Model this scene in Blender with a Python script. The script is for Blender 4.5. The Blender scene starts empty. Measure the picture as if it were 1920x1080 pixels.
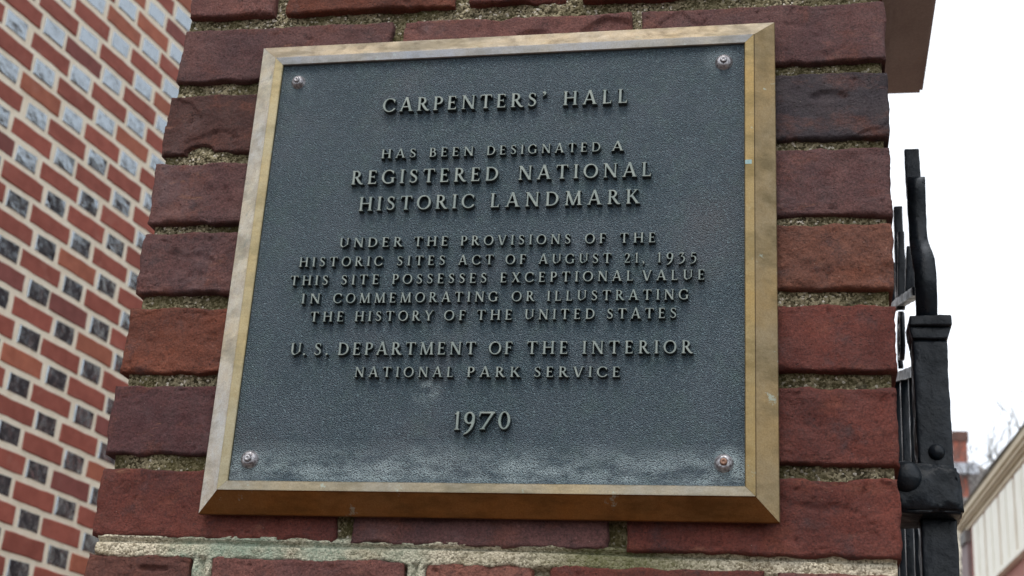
import bpy, bmesh, math, random
import numpy as np
from mathutils import Matrix, Vector
from mathutils.geometry import tessellate_polygon

random.seed(7)
S = bpy.context.scene
COL = S.collection

# ------------------------------------------------------------------ camera
cam_data = bpy.data.cameras.new('camera')
cam = bpy.data.objects.new('camera', cam_data)
COL.objects.link(cam)
R = ((0.98021751, -0.19778407, 0.00742276),
     (0.18630840, 0.90938716, -0.37189270),
     (0.06680428, 0.36591866, 0.92824605))
right = Vector((R[0][0], R[1][0], R[2][0]))
fwd = Vector((R[0][1], R[1][1], R[2][1]))
up = Vector((R[0][2], R[1][2], R[2][2]))
M = Matrix.Identity(4)
for i in range(3):
    M[i][0] = right[i]; M[i][1] = up[i]; M[i][2] = -fwd[i]
M.translation = Vector((0.2488, -1.0744, -0.4549))
cam.matrix_world = M
cam_data.sensor_width = 36.0
cam_data.lens = 36.0 * 2690.44 / 1920.0
cam_data.clip_start = 0.02
cam_data.clip_end = 2000
cam_data.dof.use_dof = True
cam_data.dof.focus_distance = 1.17
cam_data.dof.aperture_fstop = 15.0
S.camera = cam
S.render.resolution_x = 1024
S.render.resolution_y = 576

# ------------------------------------------------------------------ sky, sun, exposure
SUN_AZ = math.radians(-8)      # measured from -Y (towards the viewer) to -X
SUN_EL = math.radians(62)
sd = Vector((math.sin(SUN_AZ) * math.cos(SUN_EL), -math.cos(SUN_AZ) * math.cos(SUN_EL), math.sin(SUN_EL)))
world = bpy.data.worlds.new('World')
S.world = world
world.use_nodes = True
wn = world.node_tree; wn.nodes.clear()
wo = wn.nodes.new('ShaderNodeOutputWorld')
sky = wn.nodes.new('ShaderNodeTexSky'); sky.sky_type = 'NISHITA'
sky.sun_disc = False
sky.sun_elevation = SUN_EL
sky.sun_rotation = math.atan2(sd.x, sd.y)
sky.dust_density = 4.0
bg1 = wn.nodes.new('ShaderNodeBackground'); bg1.inputs[1].default_value = 0.05
wn.links.new(sky.outputs[0], bg1.inputs[0])
bg2 = wn.nodes.new('ShaderNodeBackground')           # even overcast cloud
bg2.inputs[0].default_value = (0.95, 0.975, 1.0, 1); bg2.inputs[1].default_value = 1.32
ad = wn.nodes.new('ShaderNodeAddShader')
wn.links.new(bg1.outputs[0], ad.inputs[0]); wn.links.new(bg2.outputs[0], ad.inputs[1])
wn.links.new(ad.outputs[0], wo.inputs[0])

sun_d = bpy.data.lights.new('sun', 'SUN'); sun_d.energy = 1.4; sun_d.angle = math.radians(22)
sun_d.color = (1.0, 0.96, 0.9)
sun = bpy.data.objects.new('sun', sun_d); COL.objects.link(sun)
sun.rotation_euler = sd.to_track_quat('Z', 'Y').to_euler()
S.view_settings.view_transform = 'Standard'
S.view_settings.look = 'None'
S.view_settings.exposure = 0.0
S.view_settings.gamma = 1.0
S.view_settings.use_curve_mapping = False
S.render.engine = 'CYCLES'

# ------------------------------------------------------------------ numpy noise
def _h(x, y, z, s):
    n = (x * 374761393 + y * 668265263 + z * 2147483647 + s * 144665) & 0xffffffff
    n = ((n ^ (n >> 13)) * 1274126177) & 0xffffffff
    n = ((n ^ (n >> 16)) * 2246822519) & 0xffffffff
    n = n ^ (n >> 15)
    return (n & 0xffffff) / float(0xffffff) * 2 - 1

def vnoise(P, s=0):
    P = np.asarray(P, float)
    i = np.floor(P).astype(np.int64); f = P - i; f = f * f * (3 - 2 * f)
    r = 0
    for a in (0, 1):
        wa = f[..., 0] if a else 1 - f[..., 0]
        for b in (0, 1):
            wb = f[..., 1] if b else 1 - f[..., 1]
            for c in (0, 1):
                wc = f[..., 2] if c else 1 - f[..., 2]
                r = r + wa * wb * wc * _h(i[..., 0] + a, i[..., 1] + b, i[..., 2] + c, s)
    return r

def fbm(P, freq, octs=4, s=0, gain=0.5):
    r = 0; a = 1.0
    P = np.asarray(P, float)
    for o in range(octs):
        r = r + a * vnoise(P * freq + 17.3 * o, s + o); freq *= 2.03; a *= gain
    return r

# ------------------------------------------------------------------ object helpers
def mesh_obj(name, verts, faces, mat=None, parent=None, smooth=False, loc=None):
    me = bpy.data.meshes.new(name)
    me.from_pydata([tuple(map(float, v)) for v in verts], [], [tuple(int(i) for i in f) for f in faces])
    me.update()
    return link_mesh(name, me, mat, parent, smooth, loc)

def link_mesh(name, me, mat=None, parent=None, smooth=False, loc=None):
    if mat and not me.materials:
        for m in (mat if isinstance(mat, (list, tuple)) else [mat]): me.materials.append(m)
    if smooth:
        me.polygons.foreach_set('use_smooth', [True] * len(me.polygons))
    o = bpy.data.objects.new(name, me); COL.objects.link(o)
    if loc is not None: o.location = loc
    if parent: o.parent = parent
    return o

def empty(name, loc=(0, 0, 0), label=None, cat=None, group=None, rot=(0, 0, 0)):
    o = bpy.data.objects.new(name, None); COL.objects.link(o)
    o.location = loc; o.rotation_euler = rot; o.empty_display_size = 0.1
    if label: o['label'] = label
    if cat: o['category'] = cat
    if group: o['group'] = group
    return o

def bm_obj(name, bm, mat, parent=None, smooth=False, loc=None):
    bmesh.ops.recalc_face_normals(bm, faces=bm.faces)
    me = bpy.data.meshes.new(name); bm.to_mesh(me); bm.free()
    return link_mesh(name, me, mat, parent, smooth, loc)

def bm_box(bm, x0, x1, y0, y1, z0, z1):
    v = [bm.verts.new(p) for p in ((x0, y0, z0), (x1, y0, z0), (x1, y1, z0), (x0, y1, z0),
                                   (x0, y0, z1), (x1, y0, z1), (x1, y1, z1), (x0, y1, z1))]
    for f in ((0, 1, 2, 3), (4, 5, 6, 7), (0, 1, 5, 4), (1, 2, 6, 5), (2, 3, 7, 6), (3, 0, 4, 7)):
        bm.faces.new([v[i] for i in f])
    return v

def forged(name, hexa, mat, parent, bev=0.0025, cuts=5, amp=0.0007, freq=70, seed=0):
    """a hand-forged bar from eight corners: bevelled, subdivided and hammered uneven"""
    bm = bmesh.new()
    v = [bm.verts.new(p) for p in hexa]
    for f in ((0, 1, 2, 3), (4, 5, 6, 7), (0, 1, 5, 4), (1, 2, 6, 5), (2, 3, 7, 6), (3, 0, 4, 7)):
        bm.faces.new([v[i] for i in f])
    bmesh.ops.recalc_face_normals(bm, faces=bm.faces)
    bmesh.ops.bevel(bm, geom=list(bm.edges), offset=bev, segments=2, affect='EDGES', profile=0.6)
    for it in range(cuts):
        L = [e for e in bm.edges if e.calc_length() > 0.006]
        if not L: break
        bmesh.ops.subdivide_edges(bm, edges=L, cuts=1, use_grid_fill=True)
    bmesh.ops.triangulate(bm, faces=[f for f in bm.faces if len(f.verts) > 4])
    bm.normal_update()
    P = np.array([q.co[:] for q in bm.verts])
    n1 = fbm(P, freq, 2, seed); n2 = fbm(P, freq * 3, 2, seed + 9)
    for q, a, b in zip(bm.verts, n1, n2):
        q.co += q.normal * float(a * amp + b * amp * 0.35)
    return bm_obj(name, bm, mat, parent, True)

def corners(x0, x1, y0, y1, z0, z1, dx=0.0):
    """box corners whose bottom is shifted by dx in x"""
    return [(x0 + dx, y0, z0), (x1 + dx, y0, z0), (x1 + dx, y1, z0), (x0 + dx, y1, z0),
            (x0, y0, z1), (x1, y0, z1), (x1, y1, z1), (x0, y1, z1)]

# ------------------------------------------------------------------ material helpers
class NT:
    def __init__(s, name):
        s.m = bpy.data.materials.new(name); s.m.use_nodes = True
        s.t = s.m.node_tree; s.b = s.t.nodes['Principled BSDF']
        s.pos = s.n('ShaderNodeNewGeometry').outputs['Position']
    def n(s, typ, **kw):
        x = s.t.nodes.new(typ)
        for k, v in kw.items(): setattr(x, k, v)
        return x
    def l(s, a, b): s.t.links.new(a, b)
    def noise(s, scale, detail=4, rough=0.55, vec=None, dist=0.0):
        x = s.n('ShaderNodeTexNoise'); x.inputs['Scale'].default_value = scale
        x.inputs['Detail'].default_value = detail; x.inputs['Roughness'].default_value = rough
        x.inputs['Distortion'].default_value = dist
        s.l(vec or s.pos, x.inputs['Vector']); return x.outputs['Fac']
    def voro(s, scale, feature='F1', vec=None, out='Distance', rnd=1.0):
        x = s.n('ShaderNodeTexVoronoi'); x.feature = feature
        x.inputs['Scale'].default_value = scale; x.inputs['Randomness'].default_value = rnd
        s.l(vec or s.pos, x.inputs['Vector']); return x.outputs[out]
    def ramp(s, fac, lo, hi, a=0.0, b=1.0):
        x = s.n('ShaderNodeMapRange'); x.clamp = True
        x.inputs[1].default_value = lo; x.inputs[2].default_value = hi
        x.inputs[3].default_value = a; x.inputs[4].default_value = b
        s.l(fac, x.inputs[0]); return x.outputs[0]
    def math(s, op, a, b=None):
        x = s.n('ShaderNodeMath', operation=op)
        for i, v in enumerate((a, b)):
            if v is None: continue
            if isinstance(v, (int, float)): x.inputs[i].default_value = v
            else: s.l(v, x.inputs[i])
        return x.outputs[0]
    def mix(s, fac, a, b, mode='MIX'):
        x = s.n('ShaderNodeMix', data_type='RGBA', blend_type=mode)
        for i, v in ((0, fac), (6, a), (7, b)):
            if isinstance(v, (int, float)): x.inputs[i].default_value = v
            elif isinstance(v, tuple): x.inputs[i].default_value = (*v, 1) if len(v) == 3 else v
            else: s.l(v, x.inputs[i])
        return x.outputs[2]
    def bump(s, h, strength, dist, prev=None):
        x = s.n('ShaderNodeBump'); x.inputs['Strength'].default_value = strength
        x.inputs['Distance'].default_value = dist
        s.l(h, x.inputs['Height'])
        if prev: s.l(prev, x.inputs['Normal'])
        return x.outputs[0]
    def map(s, scale, vec=None, rot=(0, 0, 0)):
        x = s.n('ShaderNodeMapping'); x.inputs['Scale'].default_value = scale
        x.inputs['Rotation'].default_value = rot
        s.l(vec or s.pos, x.inputs['Vector']); return x.outputs[0]
    def set(s, **kw):
        for k, v in kw.items():
            i = s.b.inputs[k.replace('_', ' ')]
            if isinstance(v, (int, float)): i.default_value = v
            elif isinstance(v, tuple): i.default_value = (*v, 1)
            else: s.l(v, i)
        return s
    def n_gray(s, v):
        x = s.n('ShaderNodeCombineColor')
        for i in range(3): s.l(v, x.inputs[i])
        return x.outputs[0]
    def sep(s, vec=None):
        x = s.n('ShaderNodeSeparateXYZ'); s.l(vec or s.pos, x.inputs[0]); return x.outputs

def m_pier_brick():
    t = NT('old_red_brick')
    oi = t.n('ShaderNodeObjectInfo').outputs['Color']
    c = t.mix(t.ramp(t.noise(14, 5, 0.6), 0.38, 0.66), oi, (0.58, 0.60, 0.70), 'MULTIPLY')
    c = t.mix(t.ramp(t.noise(19, 6, 0.7, t.map((1, 1, 1.6))), 0.52, 0.72, 0, 0.5), c, (0.26, 0.08, 0.04))
    c = t.mix(t.ramp(t.noise(31, 6, 0.7), 0.55, 0.72, 0, 0.85), c, (0.060, 0.038, 0.042))
    g = t.noise(520, 3, 0.75)
    c = t.mix(1.0, c, t.n_gray(t.ramp(g, 0.34, 0.66, 0.62, 1.38)), 'MULTIPLY')
    c = t.mix(t.ramp(t.noise(110, 4, 0.75), 0.58, 0.72, 0, 0.5), c, (0.035, 0.02, 0.018))
    pits = t.ramp(t.voro(230), 0.0, 0.2, 1, 0)
    pm = t.math('MULTIPLY', pits, t.ramp(t.noise(60, 2), 0.48, 0.58))
    c = t.mix(t.math('MULTIPLY', pm, 0.85), c, (0.015, 0.010, 0.010))
    spk = t.math('MULTIPLY', t.ramp(t.voro(150), 0.0, 0.07, 1, 0), t.ramp(t.noise(38, 2), 0.54, 0.6))
    c = t.mix(spk, c, (0.5, 0.42, 0.36))
    bl = t.math('MULTIPLY', t.ramp(t.noise(9, 7, 0.75), 0.56, 0.76), 0.45)
    c = t.mix(bl, c, (0.24, 0.19, 0.20))
    sm = t.math('MULTIPLY', t.ramp(t.noise(75, 5, 0.7, t.map((.5, 1, 1.5))), 0.60, 0.70), t.ramp(t.noise(19, 2), 0.45, 0.6))
    c = t.mix(t.math('MULTIPLY', sm, .7), c, (0.31, 0.14, 0.085))
    t.set(Base_Color=c, Roughness=t.ramp(t.noise(50, 3), 0.3, 0.7, 0.6, 0.9), Specular_IOR_Level=0.4)
    b1 = t.bump(t.noise(85, 8, 0.8), 1.0, 0.0050)
    b2 = t.bump(t.noise(450, 4, 0.8), 1.0, 0.0016, b1)
    b3 = t.bump(t.math('MULTIPLY', pm, -1.0), 0.9, 0.0016, b2)
    rd = t.math('ABSOLUTE', t.math('SUBTRACT', t.noise(24, 5, 0.6, t.map((1, 1, 2.2)), 0.6), 0.5))
    crm = t.math('MAXIMUM', t.ramp(rd, 0.0, 0.007, 0, 1), t.ramp(t.noise(15, 2), 0.60, 0.56))
    b4 = t.bump(crm, 0.7, 0.0010, b3)
    t.set(Normal=b4)
    return t.m

def m_pier_mortar():
    t = NT('sandy_lime_mortar')
    z = t.sep()[2]; x = t.sep()[0]
    grain = t.voro(560, out='Color')
    gv = t.sep(grain)[0]
    c = t.mix(t.ramp(gv, 0.15, 0.95), (0.055, 0.045, 0.025), (0.46, 0.40, 0.26))
    c = t.mix(t.ramp(gv, 0.93, 0.96), c, (0.72, 0.66, 0.56))
    moss = t.ramp(t.noise(16, 5, 0.7), 0.42, 0.62)
    c = t.mix(t.math('MULTIPLY', moss, 0.82), c, (0.075, 0.065, 0.022))
    c = t.mix(t.ramp(t.noise(41, 4, 0.7), 0.60, 0.72, 0, 0.9), c, (0.022, 0.02, 0.014))
    # repointed pale joint below the plaque, stained green by copper run-off
    low = t.ramp(t.math('ADD', z, t.math('MULTIPLY', t.noise(30), 0.01)), -0.226, -0.231, 0, 1)
    pale = t.mix(t.ramp(gv, 0.0, 0.8), (0.20, 0.17, 0.12), (0.74, 0.67, 0.52))
    pale = t.mix(t.ramp(t.noise(22, 4), 0.45, 0.65, 0, 0.45), pale, (0.20, 0.15, 0.07))
    gx = t.math('MULTIPLY', t.ramp(x, -0.30, -0.235), t.ramp(x, 0.06, -0.16))
    pale = t.mix(t.math('MULTIPLY', gx, t.ramp(t.noise(26, 4), 0.35, 0.6, 0.0, 0.7)), pale, (0.23, 0.33, 0.26))
    mx = t.math('MULTIPLY', t.ramp(x, 0.02, 0.09), t.ramp(x, 0.22, 0.13))
    pale = t.mix(t.math('MULTIPLY', mx, 0.8), pale, (0.09, 0.10, 0.03))
    c = t.mix(low, c, pale)
    t.set(Base_Color=c, Roughness=0.95, Specular_IOR_Level=0.2)
    b = t.bump(t.voro(560), 1.0, -0.0011)
    b = t.bump(t.noise(190, 5, 0.75), 0.9, 0.0022, b)
    t.set(Normal=b)
    return t.m

def m_bronze():
    t = NT('weathered_bronze')
    tc = t.n('ShaderNodeTexCoord').outputs['Object']
    oi = t.n('ShaderNodeObjectInfo').outputs['Color']
    st = t.noise(60, 5, 0.65, tc)
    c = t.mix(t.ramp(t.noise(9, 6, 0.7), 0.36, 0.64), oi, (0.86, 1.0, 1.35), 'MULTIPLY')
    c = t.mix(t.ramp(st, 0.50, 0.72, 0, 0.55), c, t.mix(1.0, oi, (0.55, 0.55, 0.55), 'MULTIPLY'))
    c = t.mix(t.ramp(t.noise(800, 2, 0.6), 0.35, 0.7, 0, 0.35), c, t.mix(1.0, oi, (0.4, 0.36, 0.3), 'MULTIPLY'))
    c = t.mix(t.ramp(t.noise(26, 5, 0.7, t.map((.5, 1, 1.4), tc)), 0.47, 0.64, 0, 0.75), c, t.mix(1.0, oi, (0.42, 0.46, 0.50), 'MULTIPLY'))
    gz = t.math('MULTIPLY', t.ramp(t.noise(48, 5, 0.75), 0.63, 0.69), 0.5)
    c = t.mix(gz, c, (0.33, 0.42, 0.38))
    t.set(Base_Color=c, Metallic=0.93, Roughness=t.ramp(t.noise(80, 4, 0.7), 0.3, 0.7, 0.30, 0.50))
    b = t.bump(t.noise(900, 2, 0.6), 0.3, 0.0004)
    b = t.bump(t.noise(45, 3), 0.25, 0.001, b)
    t.set(Normal=b)
    return t.m

def plate_color(t, tc):
    s = t.sep(tc); x, z = s[0], s[2]
    c = t.mix(t.ramp(t.noise(20, 6, 0.65, tc), 0.35, 0.65), (0.024, 0.050, 0.068), (0.044, 0.068, 0.090))
    c = t.mix(t.ramp(t.noise(55, 5, 0.7, tc), 0.5, 0.72, 0, 0.6), c, (0.045, 0.085, 0.085))
    c = t.mix(t.ramp(t.noise(9, 4, 0.6, tc), 0.55, 0.75, 0, 0.5), c, (0.075, 0.072, 0.08))
    # pale bloom along the bottom edge and where water runs off the letters
    zb = t.math('MULTIPLY', t.ramp(z, -0.156, -0.180), t.ramp(z, -0.1925, -0.187))
    nb = t.ramp(t.noise(30, 5, 0.75, t.map((1, 1, 2.2), tc)), 0.36, 0.66)
    f = t.math('MULTIPLY', zb, nb)
    def spot(cx, cz, r0, r1, amt):
        d = t.math('SQRT', t.math('ADD', t.math('POWER', t.math('SUBTRACT', x, cx), 2.0), t.math('POWER', t.math('SUBTRACT', z, cz), 2.0)))
        return t.math('MULTIPLY', t.ramp(d, r1, r0), amt)
    for cx, cz, a in ((-0.190, 0.172, .25), (0.1845, 0.178, .35), (-0.1865, -0.176, .7), (0.192, -0.1725, 1.0)):
        f = t.math('MAXIMUM', f, t.math('MULTIPLY', spot(cx, cz, 0.006, 0.0155, a), t.ramp(t.noise(90, 3, 0.7, tc), 0.25, 0.6, 0.3, 1)))
    f = t.math('MAXIMUM', f, t.math('MULTIPLY', spot(-0.048, -0.113, 0.0, 0.016, .9), t.ramp(t.noise(120, 3, 0.7, tc), 0.4, 0.65)))
    vv = t.voro(760, 'F1', t.map((1, 1, 1.35), tc, (0, 0.6, 0)), rnd=0.9)
    f = t.math('MULTIPLY', f, t.ramp(vv, 0.75, 0.25, 0.25, 1.0))
    c = t.mix(t.math('MULTIPLY', f, 0.9), c, (0.42, 0.52, 0.54))
    return c, f

def m_plate():
    t = NT('pebbled_dark_bronze')
    tc = t.n('ShaderNodeTexCoord').outputs['Object']
    c, f = plate_color(t, tc)
    v = t.voro(760, 'F1', t.map((1, 1, 1.35), tc, (0, 0.6, 0)), rnd=0.9)
    c = t.mix(t.ramp(v, 0.5, 0.95, 0, 0.6), c, (0.010, 0.018, 0.024))  # recess shade between the pebbles put into the colour
    c = t.mix(t.ramp(t.noise(850, 2, 0.6, tc), 0.58, 0.70, 0, 0.6), c, (0.17, 0.26, 0.29))  # pale specks paint the sparkle of highlights on the pebbles
    t.set(Base_Color=c, Roughness=0.42, Specular_IOR_Level=0.6, Metallic=0.15)
    b = t.bump(t.ramp(v, 0.15, 0.85), 1.0, -0.0008)
    b = t.bump(t.noise(700, 2, 0.6, tc), 0.5, 0.0005, b)
    t.set(Normal=b)
    return t.m

def m_letter_face():
    t = NT('worn_letter_face')
    c = t.mix(t.ramp(t.noise(160, 4, 0.7), 0.35, 0.65), (0.145, 0.18, 0.17), (0.23, 0.26, 0.235))
    c = t.mix(t.ramp(t.noise(60, 4, 0.7), 0.55, 0.7, 0, 0.5), c, (0.13, 0.185, 0.17))
    t.set(Base_Color=c, Metallic=0.35, Roughness=0.42)
    t.set(Normal=t.bump(t.noise(500, 3, 0.6), 0.4, 0.0004))
    return t.m

def m_letter_side():
    t = NT('dark_letter_side')
    t.set(Base_Color=t.mix(t.noise(200), (0.010, 0.018, 0.022), (0.022, 0.036, 0.040)), Roughness=0.6, Metallic=0.1)
    return t.m

def m_screw():
    t = NT('pitted_screw_metal')
    c = t.mix(t.ramp(t.noise(330, 4, 0.7), 0.4, 0.62), (0.42, 0.42, 0.44), (0.12, 0.11, 0.12))
    t.set(Base_Color=c, Metallic=0.6, Roughness=0.38, Normal=t.bump(t.noise(500, 3), 0.6, 0.0006))
    return t.m

def m_iron():
    t = NT('black_painted_iron')
    c = t.mix(t.ramp(t.noise(40, 4), 0.4, 0.65), (0.005, 0.009, 0.013), (0.013, 0.019, 0.026))
    c = t.mix(t.math('MULTIPLY', t.ramp(t.noise(33, 5, 0.7), 0.66, 0.76), 0.6), c, (0.08, 0.04, 0.022))
    t.set(Base_Color=c, Roughness=t.ramp(t.noise(60, 3), 0.3, 0.7, 0.25, 0.5), Specular_IOR_Level=0.28)
    b = t.bump(t.noise(70, 4, 0.6), 0.6, 0.003)
    t.set(Normal=b)
    return t.m

def m_stone():
    t = NT('brown_sandstone')
    c = t.mix(t.ramp(t.noise(14, 5, 0.65, t.map((1, .6, 1))), 0.35, 0.68), (0.50, 0.45, 0.435), (0.36, 0.31, 0.30))
    c = t.mix(t.ramp(t.noise(45, 4, 0.7, t.map((1.6, .6, 1))), 0.6, 0.72, 0, 0.6), c, (0.50, 0.34, 0.26))
    c = t.mix(t.ramp(t.noise(600, 2), 0.3, 0.7, 0, 0.3), c, (0.14, 0.11, 0.10))
    t.set(Base_Color=c, Roughness=0.9, Normal=t.bump(t.noise(220, 4, 0.7), 0.6, 0.001))
    return t.m

def m_hall_brick(name='smooth_red_brick', glaze=False):
    t = NT(name)
    tc = t.n('ShaderNodeTexCoord').outputs['Object']
    oi = t.n('ShaderNodeObjectInfo')
    rv = t.n('ShaderNodeCombineXYZ')
    for i in range(3): t.l(t.math('MULTIPLY', oi.outputs['Random'], 50.0), rv.inputs[i])
    va = t.n('ShaderNodeVectorMath', operation='ADD'); t.l(t.pos, va.inputs[0]); t.l(rv.outputs[0], va.inputs[1])
    v = va.outputs[0]
    if not glaze:
        c = t.mix(t.ramp(t.noise(22, 4, 0.6, v), 0.35, 0.68), oi.outputs['Color'], (0.75, 0.68, 0.66), 'MULTIPLY')
        c = t.mix(t.ramp(t.noise(12, 3, 0.6, v), 0.58, 0.75, 0, 0.3), c, (0.42, 0.22, 0.18))
        t.set(Base_Color=c, Roughness=0.75, Normal=t.bump(t.noise(90, 4, 0.6, v), 0.4, 0.002))
    else:
        c = t.mix(t.ramp(t.noise(30, 4, 0.65, v), 0.35, 0.6), (0.008, 0.010, 0.014), (0.035, 0.036, 0.045))
        c = t.mix(t.ramp(t.noise(34, 4, 0.7, v), 0.62, 0.74, 0, 0.5), c, (0.10, 0.06, 0.05))
        t.set(Base_Color=c, Roughness=t.ramp(t.noise(50, 3, 0.6, v), 0.35, 0.65, 0.10, 0.30), IOR=2.6, Specular_IOR_Level=0.9, Specular_Tint=(0.82, 0.92, 1.0))
        t.set(Normal=t.bump(t.noise(24, 2, 0.5, v), 0.6, 0.004))
    return t.m

def m_plain(name, c1, c2=None, scale=8, rough=0.8, **kw):
    t = NT(name)
    c2 = c2 or tuple(a * 0.8 for a in c1)
    t.set(Base_Color=t.mix(t.ramp(t.noise(scale, 5, 0.65), 0.35, 0.65), c1, c2), Roughness=rough, **kw)
    t.set(Normal=t.bump(t.noise(scale * 8, 3), 0.3, 0.01 / max(1, scale)))
    return t.m

M_BRICK = m_pier_brick(); M_MORTAR = m_pier_mortar(); M_BRONZE = m_bronze(); M_PLATE = m_plate()
M_FACE = m_letter_face(); M_SIDE = m_letter_side(); M_SCREW = m_screw(); M_IRON = m_iron(); M_STONE = m_stone()
M_HB = m_hall_brick(); M_HG = m_hall_brick('glazed_header_brick', True)
M_HM = m_plain('cream_lime_mortar', (0.90, 0.84, 0.70), (0.80, 0.72, 0.57), 30, 0.9)
M_PAVE = m_plain('red_brick_paving', (0.155, 0.095, 0.066), (0.12, 0.08, 0.06), 6, 0.9)
M_GROUND = m_plain('grey_asphalt', (0.05, 0.05, 0.05), (0.04, 0.04, 0.04), 3, 0.95)
M_PINK = m_plain('pink_painted_brick', (0.45, 0.20, 0.16), (0.36, 0.16, 0.13), 3, 0.85)
M_CREAM = m_plain('cream_painted_wood', (0.62, 0.52, 0.36), (0.54, 0.44, 0.29), 2, 0.6)
M_CORNICE_SHADE = m_plain('tan_shadow_line', (0.40, 0.30, 0.17), (0.34, 0.25, 0.14), 2, 0.6)
M_WHITE = m_plain('white_painted_wood', (0.82, 0.80, 0.70), (0.76, 0.73, 0.62), 3, 0.5)
M_SHADE = m_plain('grey_green_paint', (0.30, 0.29, 0.22), (0.24, 0.23, 0.18), 3, 0.6)
M_GLASS = m_plain('window_glass', (0.30, 0.31, 0.30), (0.22, 0.23, 0.23), 1, 0.08)
M_SLATE = m_plain('grey_slate', (0.20, 0.19, 0.18), (0.15, 0.145, 0.14), 2, 0.8)
M_MAUVE = m_plain('mauve_grey_paint', (0.22, 0.16, 0.16), (0.17, 0.13, 0.13), 3, 0.7)
M_FLASH = m_plain('pale_lead_flashing', (0.62, 0.66, 0.74), (0.5, 0.54, 0.6), 2, 0.4)
M_CHIM = m_plain('chimney_brick', (0.36, 0.12, 0.08), (0.28, 0.09, 0.06), 3, 0.9)
M_BARK = m_plain('grey_bark', (0.10, 0.09, 0.085), (0.07, 0.065, 0.06), 6, 0.9)

# ------------------------------------------------------------------ ground
GZ = -2.05
g = mesh_obj('ground', [(-600, -600, GZ), (600, -600, GZ), (600, 600, GZ), (-600, 600, GZ)], [(0, 1, 2, 3)], M_GROUND)
g['kind'] = 'structure'
g = mesh_obj('pavement', [(-2.6, -5, GZ + .004), (3.5, -5, GZ + .004), (3.5, 40, GZ + .004), (-2.6, 40, GZ + .004)], [(0, 1, 2, 3)], M_PAVE)
g['kind'] = 'structure'

# ------------------------------------------------------------------ brick hall wall on the left
AZ = math.radians(-8.5)
HN = Vector((math.cos(AZ), math.sin(AZ), 0)); HT = Vector((-math.sin(AZ), math.cos(AZ), 0))
hall = empty('brick_building', HN * -2.217 + Vector((0, 0, GZ)),
             'tall brick building wall with glazed blue-black headers in pale mortar, left behind the pier', 'building',
             rot=(0, 0, AZ))
# local frame: x = outward, y = along the wall, z = up from the ground
def wall_box(name, x0, x1, y0, y1, z0, z1, mat, parent):
    bm = bmesh.new(); bm_box(bm, x0, x1, y0, y1, z0, z1); return bm_obj(name, bm, mat, parent)
wall_box('mortar_bed', -0.34, -0.0022, -1.2, 7.0, 0, 5.6, M_HM, hall)
bm = bmesh.new()
bm_box(bm, -0.42, 0.12, -1.3, 7.1, 5.6, 5.72); bm_box(bm, -0.42, 0.2, -1.3, 7.1, 5.723, 5.83)
bm_obj('cornice', bm, M_CREAM, hall)

def small_brick_mesh(name, L, H, D, seed):
    rnd = random.Random(seed)
    bm = bmesh.new()
    nz, nx = 2, max(2, int(L / 0.03))
    ring = []
    for i in range(nx + 1): ring.append((-L / 2 + L * i / nx, -H / 2))
    for j in range(1, nz + 1): ring.append((L / 2, -H / 2 + H * j / nz))
    for i in range(1, nx + 1): ring.append((L / 2 - L * i / nx, H / 2))
    for j in range(1, nz): ring.append((-L / 2, H / 2 - H * j / nz))
    ring = [(a + rnd.uniform(-.0014, .0014), b + rnd.uniform(-.0014, .0014)) for a, b in ring]
    # round the four corners a little
    back = [bm.verts.new((-D, a, b)) for a, b in ring]
    mid = [bm.verts.new((-.003, a, b)) for a, b in ring]
    fr = [bm.verts.new((rnd.uniform(-.0004, .0006), a * (1 - .006 / L), b * (1 - .006 / H))) for a, b in ring]
    n = len(ring)
    for i in range(n):
        k = (i + 1) % n
        bm.faces.new((back[i], back[k], mid[k], mid[i])); bm.faces.new((mid[i], mid[k], fr[k], fr[i]))
    bm.faces.new(fr)
    bmesh.ops.recalc_face_normals(bm, faces=bm.faces)
    me = bpy.data.meshes.new(name); bm.to_mesh(me); bm.free()
    return me
PAIR, HL, SL, HH, PITCH = 0.3035, 0.091, 0.179, 0.0540, 0.0695
st_m = [small_brick_mesh('stretcher', SL, HH, 0.03, k) for k in range(6)]
hd_m = [small_brick_mesh('header', HL, HH, 0.03, 40 + k) for k in range(4)]
for m in st_m: m.materials.append(M_HB)
for m in hd_m: m.materials.append(M_HG)
STUFF_V, STUFF_F, STUFF_M = [], [], []
rnd = random.Random(3)
z0c = 1.634 - GZ
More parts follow.
